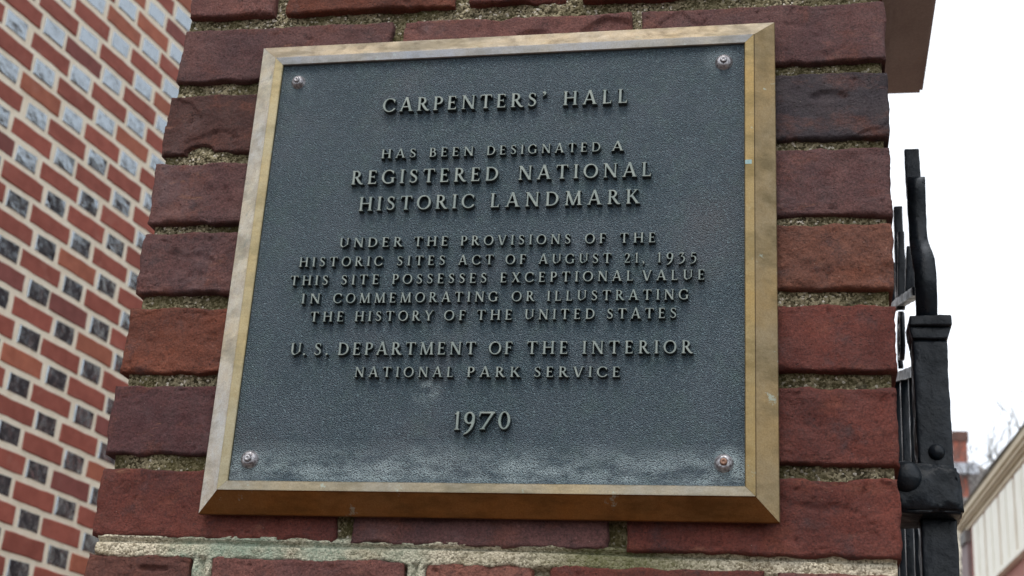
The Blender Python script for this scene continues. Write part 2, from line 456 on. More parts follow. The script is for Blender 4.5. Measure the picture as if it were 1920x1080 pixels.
for row in range(-52, 27):
    z = z0c + row * PITCH
    if z < 0.05 or z > 5.55: continue
    off = 1.788 if row % 2 == 0 else 1.9365
    zw = z + GZ
    for k in range(-12, 18):
        for typ in (0, 1):
            yy = off + k * PAIR + (PAIR / 2 if typ else 0) + rnd.uniform(-.004, .004)
            if yy < -1.1 or yy > 6.9: continue
            zz = z + rnd.uniform(-.0012, .0012)
            near = (0.02 < zw < 2.42) and (1.48 + max(0, 1.665 - zw) * 0.30 < yy < 2.80)
            if near:
                me = (st_m if typ else hd_m)[rnd.randrange(6 if typ else 4)]
                o = bpy.data.objects.new('brick', me); COL.objects.link(o); o.parent = hall
                o.location = (rnd.uniform(-.001, .0015), yy, zz)
                o.rotation_euler = (rnd.choice((0, math.pi)), rnd.uniform(-.02, .02) if typ == 0 else 0, rnd.uniform(-.01, .01))
                v = rnd.random()
                base = Vector((0.34, 0.092, 0.064))
                if v < 0.2: base = Vector((0.25, 0.075, 0.064))
                elif v > 0.86: base = Vector((0.42, 0.135, 0.078))
                b = rnd.uniform(.86, 1.1)
                o.color = (base.x * b, base.y * b, base.z * b, 1)
            else:
                L = SL if typ else HL; i = len(STUFF_V)
                for xx in (-.02, 0.0):
                    STUFF_V += [(xx, yy - L / 2, zz - HH / 2), (xx, yy + L / 2, zz - HH / 2), (xx, yy + L / 2, zz + HH / 2), (xx, yy - L / 2, zz + HH / 2)]
                STUFF_F += [(i + 4, i + 5, i + 6, i + 7), (i, i + 1, i + 5, i + 4), (i + 1, i + 2, i + 6, i + 5), (i + 2, i + 3, i + 7, i + 6), (i + 3, i, i + 4, i + 7)]
                STUFF_M += [0 if typ else 1] * 5
far = mesh_obj('outer_bricks', STUFF_V, STUFF_F, [M_HB, M_HG], hall)
far.data.polygons.foreach_set('material_index', STUFF_M)
far['kind'] = 'stuff'; far.color = (0.40, 0.118, 0.075, 1)

# ------------------------------------------------------------------ the brick pier
XL, XR, PD = -0.3175, 0.3190, 0.637
pier = empty('brick_pier', (0, 0, GZ), 'dark red brick gate pier with rough mossy joints carrying the plaque', 'pier')

def pier_brick(x0, x1, zb0, zb1, zt0, zt1, color, depth=0.10, seed=0, res=0.0017, chips=(), rough=1.0):
    """front brick: displaced face with worn arrises; corners (x0,zb0) (x1,zb1) (x1,zt1) (x0,zt0), front at y=0"""
    nx = max(8, int((x1 - x0) / res)); nz = max(8, int(((zt0 + zt1) - (zb0 + zb1)) / 2 / res))
    u = np.linspace(0, 1, nx + 1); v = np.linspace(0, 1, nz + 1)
    # pack samples near the edges
    u = u - np.sin(2 * np.pi * u) * 0.02; v = v - np.sin(2 * np.pi * v) * 0.06
    U, V = np.meshgrid(u, v)
    X = x0 + (x1 - x0) * U
    zb = zb0 + (zb1 - zb0) * U; zt = zt0 + (zt1 - zt0) * U
    Z = zb + (zt - zb) * V
    du = np.minimum(U, 1 - U) * (x1 - x0); dv = np.minimum(V, 1 - V) * (zt - zb)
    P = np.stack([X, np.full_like(X, seed * 0.7), Z], -1)
    e = np.exp(-np.minimum(du, dv) / 0.006)
    X2 = X + e * (fbm(P, 55, 5, 1, 0.62) * 0.0013)
    Z2 = Z + e * (fbm(P, 48, 5, 11, 0.62) * 0.0013)
    # corner rounding
    rr = 0.0045
    ex = np.clip(rr - du, 0, rr); ez = np.clip(rr - dv, 0, rr)
    dcorner = np.sqrt(ex ** 2 + ez ** 2)
    d = np.clip(rr - dcorner, 0, rr)
    Rw = 0.0026 * (1 + 0.8 * fbm(P, 50, 3, 5))
    Rw = np.clip(Rw, 0.0011, 0.0044)
    t = np.clip(np.minimum(d, Rw) / Rw, 0, 1)
    drop = Rw * (1 - np.sqrt(np.clip(1 - (1 - t) ** 2, 0, 1)))
    y = drop * 0.9
    lump = fbm(P, 14, 3, 21) * 0.0008 + fbm(P, 60, 5, 31, 0.68) * 0.00085 * rough + fbm(P * np.array([.45, 1, 1.6]), 75, 3, 71) * 0.0004
    ridge = 1 - np.abs(fbm(P * np.array([1, 1, 1.7]), 34, 3, 41))
    y = y - lump + np.clip(ridge - 0.93, 0, 1) * 0.010 * rough
    pit = np.clip(vnoise(P * 160, 77) - 0.72, 0, 1) * 0.006
    y = y + pit
    flake = np.clip(fbm(P, 19, 3, 61) - 0.62, 0, 0.06) / 0.06 * 0.0016
    y = y + flake
    for (cx, cz, rx, rz, dep) in chips:
        q = np.sqrt(((X - cx) / rx) ** 2 + ((Z - cz) / rz) ** 2) + 0.22 * fbm(P, 60, 3, 91)
        y = y + dep * np.clip((1.05 - q) / 0.25, 0, 1)
    cx, cz = (x0 + x1) / 2, (zb0 + zt0) / 2
    n = (nx + 1) * (nz + 1)
    verts = np.stack([X2 - cx, y, Z2 - cz], -1).reshape(-1, 3)
    idx = np.arange(n).reshape(nz + 1, nx + 1)
    a = idx[:-1, :-1].ravel(); b = idx[:-1, 1:].ravel(); c = idx[1:, 1:].ravel(); dd = idx[1:, :-1].ravel()
    faces = np.stack([a, b, c, dd], -1).tolist()
    ring = list(idx[0, :]) + list(idx[1:, -1]) + list(idx[-1, ::-1][1:]) + list(idx[::-1, 0][1:-1])
    rv = verts[ring]
    m1 = rv.copy(); m1[:, 1] = np.maximum(rv[:, 1] + 0.004, 0.008); b1 = rv.copy(); b1[:, 1] = depth
    V2 = np.concatenate([verts, m1, b1]); k = len(ring)
    for i in range(k):
        j = (i + 1) % k
        faces.append((ring[j], ring[i], n + i, n + j)); faces.append((n + j, n + i, n + k + i, n + k + j))
    me = bpy.data.meshes.new('brick')
    me.from_pydata(V2.tolist(), [], faces); me.update()
    o = link_mesh('brick', me, M_BRICK, pier, True, (cx, 0, cz - GZ))
    bm = bmesh.new(); bm.from_mesh(me); bmesh.ops.recalc_face_normals(bm, faces=bm.faces); bm.to_mesh(me); bm.free()
    me.polygons.foreach_set('use_smooth', [True] * len(me.polygons))
    o.color = (*color, 1)
    return o

RED = (0.185, 0.046, 0.031); MAR = (0.165, 0.073, 0.066); BRN = (0.110, 0.043, 0.034)
ORG = (0.215, 0.062, 0.033); PUR = (0.118, 0.044, 0.044); BLK = (0.066, 0.050, 0.056); PNK = (0.240, 0.096, 0.078); PAL = (0.34, 0.135, 0.095)
J = 0.005
# zTL, zBL, zTR, zBR, list of (x0, x1, colour, chips, rough)
COURSES = [
 (0.3090, 0.2544, 0.3090, 0.2540, [(-.3145, -.2294, PNK, (), 1), (-.2164, -.058, ORG, (), 1), (-.0432, .0447, RED, ((.04, .256, .03, .010, .006),), 1), (.058, .215, RED, (), 1), (.228, XR, RED, (), 1)]),
 (0.2396, 0.1849, 0.2375, 0.1808, [(-.3150, -.1138, MAR, (), .7), (-.1017, .1050, PNK, ((.02, .216, .016, .009, .003), (.085, .222, .022, .010, .0035), (-.013, .2385, .014, .004, .004)), .6), (.1144, XR + .0003, MAR, (), .5)]),
 (0.1700, 0.1098, 0.1691, 0.1089, [(-.3180, -.2200, BRN, ((-.282, .111, .016, .009, .011), (-.258, .108, .012, .005, .009)), .9), (-.208, -.008, RED, (), 1), (.004, .103, MAR, (), 1), (.115, .204, RED, (), 1), (.2140, XR + .001, BLK, ((.271, .147, .016, .0045, .0022),), .8)]),
 (0.1002, 0.0421, 0.0986, 0.0381, [(-.3205, -.12, MAR, (), 1), (-.108, -.01, RED, (), 1), (.002, .20, RED, (), 1), (.212, XR + .001, MAR, (), .9)]),
 (0.0324, -0.0240, 0.0307, -0.0250, [(-.3200, -.221, MAR, (), 1.1), (-.209, -.01, RED, (), 1), (.002, .10, RED, (), 1), (.112, XR + .0005, (0.215, 0.080, 0.048), (), 1.3)]),
 (-0.0383, -0.0967, -0.0393, -0.0926, [(-.3210, -.12, ORG, (), 1.2), (-.108, -.01, RED, (), 1), (.002, .20, RED, (), 1), (.212, XR + .0008, RED, (), .7)]),
 (-0.1086, -0.1677, -0.1071, -0.1671, [(-.3225, -.221, PUR, (), .6), (-.209, -.01, RED, (), 1), (.002, .10, RED, (), 1), (.112, XR + .0006, RED, (), 1)]),
 (-0.1810, -0.2370, -0.1777, -0.2366, [(-.3210, -.1131, RED, (), .8), (-.1005, .1030, MAR, (), .6), (.1184, XR, RED, ((.268, -.1775, .014, .006, .006),), .7)]),
 (-0.2507, -0.3080, -0.2488, -0.3060, [(-.3204, -.2309, (0.2, 0.075, 0.052), ((-.262, -.262, .016, .003, .003),), 1), (-.2119, -.0539, PNK, (), 1.1), (-.0373, .0462, PAL, (), 1.3), (.0597, .2207, RED, (), .8), (.2304, XR, PNK, (), 1)]),
]
sd_i = 1
for ci, (ztl, zbl, ztr, zbr, bricks) in enumerate(COURSES):
    for bi, (x0, x1, col, chips, rough) in enumerate(bricks):
        f0 = (x0 - XL) / (XR - XL); f1 = (x1 - XL) / (XR - XL)
        zt = lambda f: ztl + (ztr - ztl) * f
        zb = lambda f: zbl + (zbr - zbl) * f
        hidden = (2 <= ci <= 6) and -0.215 < x0 and x1 < 0.215
        pier_brick(x0, x1, zb(f0), zb(f1), zt(f0), zt(f1), col, 0.10, sd_i, 0.006 if hidden else 0.0017, chips, rough)
        sd_i += 1

# courses out of the picture and the other three faces: the same brick, coarser
def plain_brick(x0, x1, y0, y1, z0, z1, col):
    bm = bmesh.new()
    v = bm_box(bm, x0, x1, y0, y1, z0, z1)
    bmesh.ops.bevel(bm, geom=list(bm.edges), offset=0.0028, segments=1, affect='EDGES')
    o = bm_obj('brick', bm, M_BRICK, pier, False, (0, 0, -GZ)); o.color = (*col, 1); return o
pal = [RED, MAR, BRN, ORG, PUR, RED, MAR]
rnd = random.Random(11)
lev = [(0.5 * (c[1] + c[3]), 0.5 * (c[0] + c[2])) for c in COURSES]
zz = 0.3185
while zz + 0.0585 < 0.485:
    lev.append((zz, zz + 0.0585)); zz += 0.0691
zz = -0.3175
low_lev = []
while zz - 0.058 > GZ + 0.03:
    low_lev.append((zz - 0.0585, zz)); zz -= 0.0691
TOPZ = 0.487
SV, SF = [], []
def stuff_box(x0, x1, y0, y1, z0, z1):
    i = len(SV)
    for p in ((x0, y0, z0), (x1, y0, z0), (x1, y1, z0), (x0, y1, z0), (x0, y0, z1), (x1, y0, z1), (x1, y1, z1), (x0, y1, z1)): SV.append(p)
    for f in ((3, 2, 1, 0), (4, 5, 6, 7), (0, 1, 5, 4), (1, 2, 6, 5), (2, 3, 7, 6), (3, 0, 4, 7)): SF.append(tuple(i + q for q in f))
def course_rest(z0, z1, k, with_front, stuff):
    mk = (lambda *a: stuff_box(*a)) if stuff else (lambda *a: plain_brick(*a, rnd.choice(pal)))
    if with_front:
        xs = [XL, XL + .2, XL + .312, XL + .524, XR] if k % 2 else [XL, XL + .1, XL + .312, XL + .524, XR]
        for a, b in zip(xs[:-1], xs[1:]): mk(a + (J if a > XL else 0), b - (J if b < XR else 0), 0, .10, z0, z1)
    ys = [.112, .312, .414, PD] if k % 2 else [.112, .212, .424, PD]
    for a, b in zip(ys[:-1], ys[1:]):
        mk(XL, XL + .1, a, b - .011, z0, z1); mk(XR - .1, XR, a, b - .011, z0, z1)
    xs = [XL + .112, XL + .312, XR - .112]
    for a, b in zip(xs[:-1], xs[1:]): mk(a, b - .011, PD - .11, PD - .011, z0, z1)
for k, (a, b) in enumerate(lev): course_rest(a, b, k, k >= len(COURSES), False)
for k, (a, b) in enumerate(low_lev): course_rest(a, b, k, True, True)
o = mesh_obj('lower_bricks', SV, SF, M_BRICK, pier, False, (0, 0, -GZ)); o['kind'] = 'stuff'; o.color = (*RED, 1)

# mortar: rough sheet standing back from the brick faces, flush and tooled below the plaque
mx = np.arange(XL + .003, XR - .002, 0.0016); mz = np.arange(-0.34, 0.32, 0.0016)
X, Z = np.meshgrid(mx, mz)
P = np.stack([X, X * 0, Z], -1)
f = (X - XL) / (XR - XL)
Y = 0.0085 + fbm(P, 9, 3, 3) * 0.0032 + fbm(P, 45, 4, 13, 0.6) * 0.0016 + vnoise(P * 330, 5) * 0.0007
# lowest joint: pale repointing with a grooved line
jz = -0.2440 + 0.0017 * f
dj = Z - jz
band = np.clip((0.0105 - np.abs(dj) + fbm(P, 70, 3, 23) * 0.0016) / 0.0022, 0, 1)
right_f = np.clip((X - 0.08) / 0.06, 0, 1)
ynew = 0.0002 + fbm(P, 60, 4, 33, 0.6) * 0.0007 + vnoise(P * 420, 6) * 0.0006 + right_f * 0.0055
ynew = ynew + 0.0050 * np.exp(-((dj - 0.0040 + fbm(P, 12, 2, 88) * 0.0006) / 0.0015) ** 2)
Y = Y * (1 - band) + ynew * band
# perpends in the course below are also flush on the left
for px, w in ((-0.2214, 0.0095), (-0.0456, 0.0085)):
    b2 = np.clip((w - np.abs(X - px) + fbm(P, 70, 3, 43) * 0.001) / 0.002, 0, 1) * (dj < 0)
    yy = 0.0006 + fbm(P, 60, 4, 53, 0.6) * 0.0007 + vnoise(P * 420, 7) * 0.0006 + 0.0045 * np.exp(-((X - px) / 0.0022) ** 2)
    Y = Y * (1 - b2) + np.minimum(Y, yy) * b2
# pale wedge bulging into the chipped brick on the left
q = np.sqrt(((X + .275) / .030) ** 2 + ((Z - .107) / .012) ** 2)
Y = Y - 0.004 * np.clip(1.1 - q, 0, 1)
verts = np.stack([X, Y, Z], -1).reshape(-1, 3)
nzr, nxr = X.shape
idx = np.arange(nzr * nxr).reshape(nzr, nxr)
faces = np.stack([idx[:-1, :-1].ravel(), idx[:-1, 1:].ravel(), idx[1:, 1:].ravel(), idx[1:, :-1].ravel()], -1).tolist()
mesh_obj('mortar', verts, faces, M_MORTAR, pier, True, (0, 0, -GZ))
bm = bmesh.new()
bm_box(bm, XL + .0075, XR - .0075, 0.016, PD - .018, 0, 0.487 - GZ)
bm_box(bm, XL + .0045, XR - .0045, 0.0095, 0.0158, 0, -0.34 - GZ)
bm_box(bm, XL + .0045, XR - .0045, 0.0095, 0.0158, 0.32 - GZ, 0.487 - GZ)
bm_obj('mortar_core', bm, M_MORTAR, pier)

# coping stone
OV = 0.0885
bm = bmesh.new()
bm_box(bm, XL - .038, XR + .038, -.038, PD - .05, 0.494, 0.512)
bm_box(bm, XL - OV, XR + OV, -OV, PD + .018, 0.5125, 0.600)
bm_box(bm, XL - .02, XR + .02, -.02, PD - .02, 0.6005, 0.70)
bmesh.ops.bevel(bm, geom=list(bm.edges), offset=0.004, segments=2, affect='EDGES')
bm_obj('coping', bm, M_STONE, pier, False, (0, 0, -GZ))

# ------------------------------------------------------------------ plaque
plaque = empty('bronze_plaque', (0, 0, 0), 'cast bronze landmark plaque with raised lettering and mitred frame, screwed to the brick pier', 'plaque',
               rot=(0, -0.008692, 0))
plaque.location = (0.0011, -0.0050, -0.0020); plaque.scale = (0.9957, 0.9957, 0.9957)
PW, PH, FB, FD, FR, FD2 = 0.46, 0.4322, 0.01775, 0.01486, 0.0076, 0.0146
prof = [(.004, -.0058), (.004, -.0008), (.0002, -.0002), (0, .0038), (.0006, .0046), (FB - .0010, FD - .0009), (FB - .0002, FD + .0002), (FB + .0006, FD + .0002),
        (FB + FR - .0007, FD2), (FB + FR, FD2 - .0007), (FB + FR + .0003, .0105)]
def rail(a, b, na, nb, lit_tint, lit_rim):
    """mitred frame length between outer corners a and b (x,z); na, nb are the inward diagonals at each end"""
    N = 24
    for name, pr, col in (('frame_bevel', prof[:7], lit_tint), ('frame_rim', prof[6:], lit_rim)):
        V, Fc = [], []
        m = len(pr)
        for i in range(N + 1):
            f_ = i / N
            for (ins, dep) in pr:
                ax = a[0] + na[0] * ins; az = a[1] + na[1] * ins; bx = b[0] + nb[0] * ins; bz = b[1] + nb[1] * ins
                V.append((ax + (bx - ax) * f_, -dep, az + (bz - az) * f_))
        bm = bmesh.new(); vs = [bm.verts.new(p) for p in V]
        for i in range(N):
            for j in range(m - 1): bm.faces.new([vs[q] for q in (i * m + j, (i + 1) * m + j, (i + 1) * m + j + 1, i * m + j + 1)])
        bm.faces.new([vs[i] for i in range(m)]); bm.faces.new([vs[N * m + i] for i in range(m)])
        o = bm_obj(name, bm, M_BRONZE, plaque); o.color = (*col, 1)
w2, h2 = PW / 2, PH / 2; g_ = 0.00008
rail((-w2 + g_, h2), (w2 - g_, h2), (1, -1), (-1, -1), (0.54, 0.44, 0.29), (0.29, 0.265, 0.22))  # each side's bevel and rim colours hold the light that face reflects
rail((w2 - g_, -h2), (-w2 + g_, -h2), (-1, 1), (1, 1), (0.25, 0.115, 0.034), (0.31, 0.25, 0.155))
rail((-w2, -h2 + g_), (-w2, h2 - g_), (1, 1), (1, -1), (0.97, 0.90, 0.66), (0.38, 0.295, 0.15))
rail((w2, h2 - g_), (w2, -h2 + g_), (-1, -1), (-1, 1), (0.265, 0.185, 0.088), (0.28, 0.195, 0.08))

# recessed plate, very slightly uneven, coved at the frame
PY = 0.0113
iw, ih = w2 - FB - FR, h2 - FB - FR
gx = np.linspace(-iw, iw, 150); gz = np.linspace(-ih, ih, 140)
X, Z = np.meshgrid(gx, gz); P = np.stack([X, X * 0, Z], -1)
dd = np.minimum(iw - np.abs(X), ih - np.abs(Z))
Y = -PY + fbm(P, 14, 3, 9) * 0.0003 - np.exp(-dd / 0.0012) * 0.0008
idx = np.arange(X.size).reshape(X.shape)
faces = np.stack([idx[:-1, :-1].ravel(), idx[:-1, 1:].ravel(), idx[1:, 1:].ravel(), idx[1:, :-1].ravel()], -1).tolist()
mesh_obj('backplate', np.stack([X, Y, Z], -1).reshape(-1, 3), faces, M_PLATE, plaque, True)

def lathe(name, prof_, mat, parent, loc, seg=32):
    V, Fc = [], []
    for (r, h) in prof_:
        for k in range(seg):
            a = 2 * math.pi * k / seg
            V.append((r * math.cos(a), -h, r * math.sin(a)))
    for i in range(len(prof_) - 1):
        for k in range(seg):
            k2 = (k + 1) % seg
            Fc.append((i * seg + k, i * seg + k2, (i + 1) * seg + k2, (i + 1) * seg + k))
    Fc.append(tuple(range((len(prof_) - 1) * seg, len(prof_) * seg)))
    o = mesh_obj(name, V, Fc, mat, parent, True, loc)
    bm = bmesh.new(); bm.from_mesh(o.data); bmesh.ops.recalc_face_normals(bm, faces=bm.faces); bm.to_mesh(o.data); bm.free()
    o.data.polygons.foreach_set('use_smooth', [True] * len(o.data.polygons))
    return o
M_TIP = m_plain('brown_screw_tip', (0.30, 0.17, 0.12), (0.18, 0.10, 0.07), 200, 0.5, Metallic=0.5)
for (x, z, k) in ((-.1908, .1724, 0), (.186, .1764, 1), (-.1879, -.1744, 2), (.1904, -.171, 3)):
    c, s = math.cos(.008692), math.sin(.008692)
    lx, lz = c * x + s * z, -s * x + c * z
    r = (.0058, .0066, .0068, .0066)[k]
    sc = lathe('screw', [(r + .0009, -.0004), (r + .0006, .0006), (r, .0012), (r * .93, .0026), (r * .72, .0039), (r * .50, .0045), (r * .44, .0043), (r * .42, .0042)], M_SCREW, plaque, (lx, -PY, lz))
    lathe('screw_tip', [(r * .42, .0036), (r * .41, .0054), (r * .34, .0060), (r * .16, .0061), (r * .12, .0057)], M_TIP if k == 3 else M_SCREW, sc, (0, 0, 0), 20)

M_VERD = m_plain('verdigris_stain', (0.30, 0.42, 0.42), (0.20, 0.33, 0.33), 300, 0.6)
bm = bmesh.new(); bm_box(bm, w2 - FB - FR + .0006, w2 - FB - .0008, -FD - .00012, -FD + .0006, .0768, .0805)
bm_obj('verdigris_mark', bm, M_VERD, plaque)

# ---- glyphs drawn as distance fields, contoured and cast as solids
SW, TW = .155, .088
def poly(*pts):
    def f(x, y):
        a = sum(pts[i][0] * pts[(i + 1) % len(pts)][1] - pts[(i + 1) % len(pts)][0] * pts[i][1] for i in range(len(pts)))
        P_ = pts if a > 0 else pts[::-1]
        d = np.full_like(x, -9.0)
        for i in range(len(P_)):
            (x0, y0), (x1, y1) = P_[i], P_[(i + 1) % len(P_)]
            L = math.hypot(x1 - x0, y1 - y0)
            d = np.maximum(d, ((x - x0) * (y1 - y0) - (y - y0) * (x1 - x0)) / L)
        return d
    return [f]
def path(pts, ws):
    if isinstance(ws, (int, float)): ws = [ws] * len(pts)
    def f(x, y):
        d = np.full_like(x, 9.0)
        for i in range(len(pts) - 1):
            (x0, y0), (x1, y1) = pts[i], pts[i + 1]
            dx, dy = x1 - x0, y1 - y0
            t_ = np.clip(((x - x0) * dx + (y - y0) * dy) / (dx * dx + dy * dy + 1e-12), 0, 1)
            d = np.minimum(d, np.hypot(x - x0 - t_ * dx, y - y0 - t_ * dy) - (ws[i] + (ws[i + 1] - ws[i]) * t_) / 2)
        return d
    return [f]
def spline(pts, ws, n=8):
    out, wo_ = [], []
    P_ = [pts[0]] + list(pts) + [pts[-1]]; W_ = [ws[0]] + list(ws) + [ws[-1]]
    for i in range(1, len(P_) - 2):
        for k in range(n):
            t_ = k / n
            def cr(a, b, c, d): return .5 * ((2 * b) + (-a + c) * t_ + (2 * a - 5 * b + 4 * c - d) * t_ ** 2 + (-a + 3 * b - 3 * c + d) * t_ ** 3)
            out.append((cr(P_[i - 1][0], P_[i][0], P_[i + 1][0], P_[i + 2][0]), cr(P_[i - 1][1], P_[i][1], P_[i + 1][1], P_[i + 2][1])))
            wo_.append(W_[i] + (W_[i + 1] - W_[i]) * t_)
    out.append(pts[-1]); wo_.append(ws[-1])
    return path(out, wo_)
def arc(cx, cy, rx, ry, a0, a1, wv=SW, wh=TW, tilt=0):
    n = 36; pts, ws = [], []
    for i in range(n + 1):
        a = math.radians(a0 + (a1 - a0) * i / n)
        pts.append((cx + rx * math.cos(a), cy + ry * math.sin(a)))
        ws.append(wh + (wv - wh) * math.cos(a - math.radians(tilt)) ** 2)
    return path(pts, ws)
def bar(x0, x1, y, t=TW): return poly((x0, y - t / 2), (x1, y - t / 2), (x1, y + t / 2), (x0, y + t / 2))
def foot(x, w, y=0.0, e=.085, h=.06): return poly((x - w / 2 - e, y), (x + w / 2 + e, y), (x + w / 2 + e * .8, y + h), (x - w / 2 - e * .8, y + h))
def head(x, w, y=1.0, e=.085, h=.06): return poly((x - w / 2 - e, y), (x + w / 2 + e, y), (x + w / 2 + e * .8, y - h), (x - w / 2 - e * .8, y - h))
def stem(x, w=SW, y0=0, y1=1, b=1, t=1):
    r = poly((x - w / 2, y0), (x + w / 2, y0), (x + w / 2 - .008, (y0 + y1) / 2), (x + w / 2, y1), (x - w / 2, y1), (x - w / 2 + .008, (y0 + y1) / 2)) if 0 else poly((x - w / 2, y0), (x + w / 2, y0), (x + w / 2, y1), (x - w / 2, y1))
    if b: r = r + foot(x, w)
    if t: r = r + head(x, w)
    return r
def diag(x0, y0, x1, y1, w): return poly((x0 - w / 2, y0), (x0 + w / 2, y0), (x1 + w / 2, y1), (x1 - w / 2, y1))
def tick_dn(x, y=.99, l=.2, w=.07): return poly((x - w, y - .06), (x + .01, y), (x + .02, y - l), (x - .02, y - l))
def tick_up(x, y=.01, l=.2, w=.07): return poly((x - w, y + .05), (x - .01, y), (x + .045, y + l), (x + .01, y + l))
X0 = .165
GL = {
 'A': (.90, diag(.10, 0, .43, 1.0, .10) + diag(.77, 0, .44, 1.05, .175) + bar(.2, .66, .33) + foot(.10, .08, e=.08) + foot(.77, .16, e=.075)),
 'B': (.68, stem(X0, b=0, t=0) + bar(.05, .34, .962, .076) + bar(.16, .36, .53) + bar(.05, .36, .038, .076) + arc(.32, .748, .19, .214, -90, 90) + arc(.34, .286, .25, .248, -90, 90)),
 'C': (.88, arc(.48, .5, .40, .475, 42, 322) + poly((.76, .66), (.80, .66), (.815, .94), (.74, .84)) + poly((.74, .16), (.79, .12), (.86, .24), (.82, .26))),
 'D': (.90, stem(X0, b=0, t=0) + bar(.05, .38, .96, .08) + bar(.05, .38, .04, .08) + arc(.37, .5, .42, .46, -90, 90)),
 'E': (.68, stem(X0, b=0, t=0) + bar(.05, .56, .962, .076) + tick_dn(.57) + bar(.16, .46, .52) + poly((.44, .42), (.48, .40), (.48, .64), (.44, .62)) + bar(.05, .60, .038, .076) + tick_up(.59)),
 'F': (.64, stem(X0, t=0) + bar(.05, .56, .962, .076) + tick_dn(.57) + bar(.16, .46, .52) + poly((.44, .42), (.48, .40), (.48, .64), (.44, .62))),
 'G': (.94, arc(.48, .5, .40, .475, 42, 310) + poly((.76, .68), (.80, .68), (.815, .94), (.74, .84)) + stem(.76, SW, .06, .42, 0, 0) + head(.76, SW, .45)),
 'H': (.94, stem(X0) + stem(.775) + bar(.16, .78, .52)),
 'I': (.33, stem(X0)),
 'K': (.86, stem(X0) + diag(.27, .46, .64, .96, .11) + diag(.73, .04, .35, .60, .19) + head(.63, .10, e=.09) + foot(.75, .14, e=.075)),
 'L': (.66, stem(X0, b=0) + bar(.05, .58, .038, .076) + tick_up(.58, l=.24)),
 'M': (1.10, diag(.14, 0, .20, 1.0, .10) + diag(.95, 0, .90, 1.0, .155) + diag(.55, .0, .20, 1.0, .17) + diag(.55, .0, .90, 1.0, .095) + foot(.14, .08) + foot(.95, .15) + head(.15, .12, e=.06) + head(.95, .12, e=.06)),
 'N': (.94, stem(.16, .095, t=0) + stem(.79, .095, b=0) + diag(.80, -.02, .17, 1.0, .19) + head(.13, .09, e=.075)),
 'O': (.96, arc(.48, .5, .40, .475, 0, 360, tilt=-14)),
 'P': (.66, stem(X0, t=0) + bar(.05, .34, .962, .076) + bar(.16, .34, .46, .075) + arc(.33, .711, .24, .25, -90, 90)),
 'R': (.82, stem(X0, t=0) + bar(.05, .34, .962, .076) + bar(.16, .34, .50, .075) + arc(.32, .731, .22, .231, -90, 90) + spline([(.36, .50), (.50, .27), (.64, .08), (.75, .02), (.84, .045)], [.15, .16, .15, .10, .045])),
 'S': (.64, spline([(.50, .84), (.42, .93), (.30, .955), (.18, .90), (.135, .77), (.19, .64), (.33, .53), (.46, .42), (.515, .27), (.46, .12), (.33, .045), (.20, .06), (.11, .16)], [.07, .075, .085, .10, .125, .15, .165, .15, .125, .10, .085, .075, .07]) + poly((.48, .72), (.52, .70), (.54, .97), (.47, .88)) + poly((.06, .04), (.13, .12), (.11, .28), (.07, .28))),
 'T': (.84, stem(.42, t=0) + bar(.06, .78, .962, .076) + tick_dn(.79, l=.22) + poly((.05, .99), (.12, .93), (.07, .77), (.03, .77))),
 'U': (.90, stem(X0, y0=.33, b=0) + stem(.755, .095, .33, b=0) + arc(.46, .33, .295, .29, 180, 360, .13, .12)),
 'V': (.88, diag(.43, -.02, .13, 1.0, .175) + diag(.46, -.02, .77, 1.0, .095) + head(.12, .15, e=.075) + head(.78, .07, e=.085)),
 'X': (.84, diag(.70, 0, .15, 1.0, .18) + diag(.12, 0, .69, 1.0, .09) + head(.14, .15, e=.07) + head(.70, .07) + foot(.70, .15, e=.07) + foot(.12, .07)),
 'Y': (.84, stem(.43, y1=.5, t=0) + diag(.43, .44, .13, 1.0, .165) + diag(.44, .44, .76, 1.0, .095) + head(.12, .14, e=.07) + head(.77, .07)),
 '0': (.68, arc(.34, .5, .255, .46, 0, 360, .15, .09)),
 '1': (.42, stem(.24, .13, t=0) + poly((.05, .86), (.18, .86), (.24, .99), (.12, .92)) + poly((.175, .9), (.305, .9), (.305, 1.03), (.175, .985))),
 '2': (.62, spline([(.09, .74), (.15, .88), (.28, .945), (.42, .88), (.465, .72), (.39, .50), (.24, .27), (.10, .07)], [.06, .09, .09, .13, .14, .12, .09, .08]) + bar(.06, .54, .05, .10) + tick_up(.55, l=.2)),
 '3': (.60, bar(.10, .46, .92, .10) + poly((.08, .97), (.14, .93), (.12, .76), (.08, .76)) + path([(.44, .90), (.24, .58)], .075) + spline([(.24, .58), (.38, .58), (.49, .44), (.49, .22), (.38, .02), (.18, -.12), (.04, -.15)], [.07, .09, .13, .14, .12, .08, .06])),
 '5': (.58, bar(.16, .50, .92, .11) + path([(.17, .93), (.13, .56)], .07) + spline([(.13, .56), (.28, .60), (.42, .52), (.48, .32), (.42, .08), (.26, -.08), (.05, -.15)], [.07, .10, .13, .145, .12, .08, .06])),
 '7': (.90, bar(.06, .88, .94, .11) + poly((.04, .98), (.13, .92), (.06, .70), (.01, .72)) + diag(.25, .05, .78, .95, .15) + foot(.23, .12, e=.09)),
 '9': (.66, arc(.32, .655, .225, .30, 0, 360, .15, .09) + spline([(.545, .62), (.53, .38), (.42, .08), (.24, -.14), (.05, -.26)], [.13, .15, .14, .11, .05])),
 "'": (.34, path([(.16, .98), (.20, .98)], .17) + spline([(.26, .98), (.24, .86), (.10, .72)], [.11, .08, .04])),
 ',': (.24, path([(.10, .06), (.12, .06)], .16) + spline([(.17, .05), (.15, -.08), (.05, -.20)], [.09, .07, .035])),
 '.': (.24, path([(.10, .08), (.12, .08)], .17)),
}
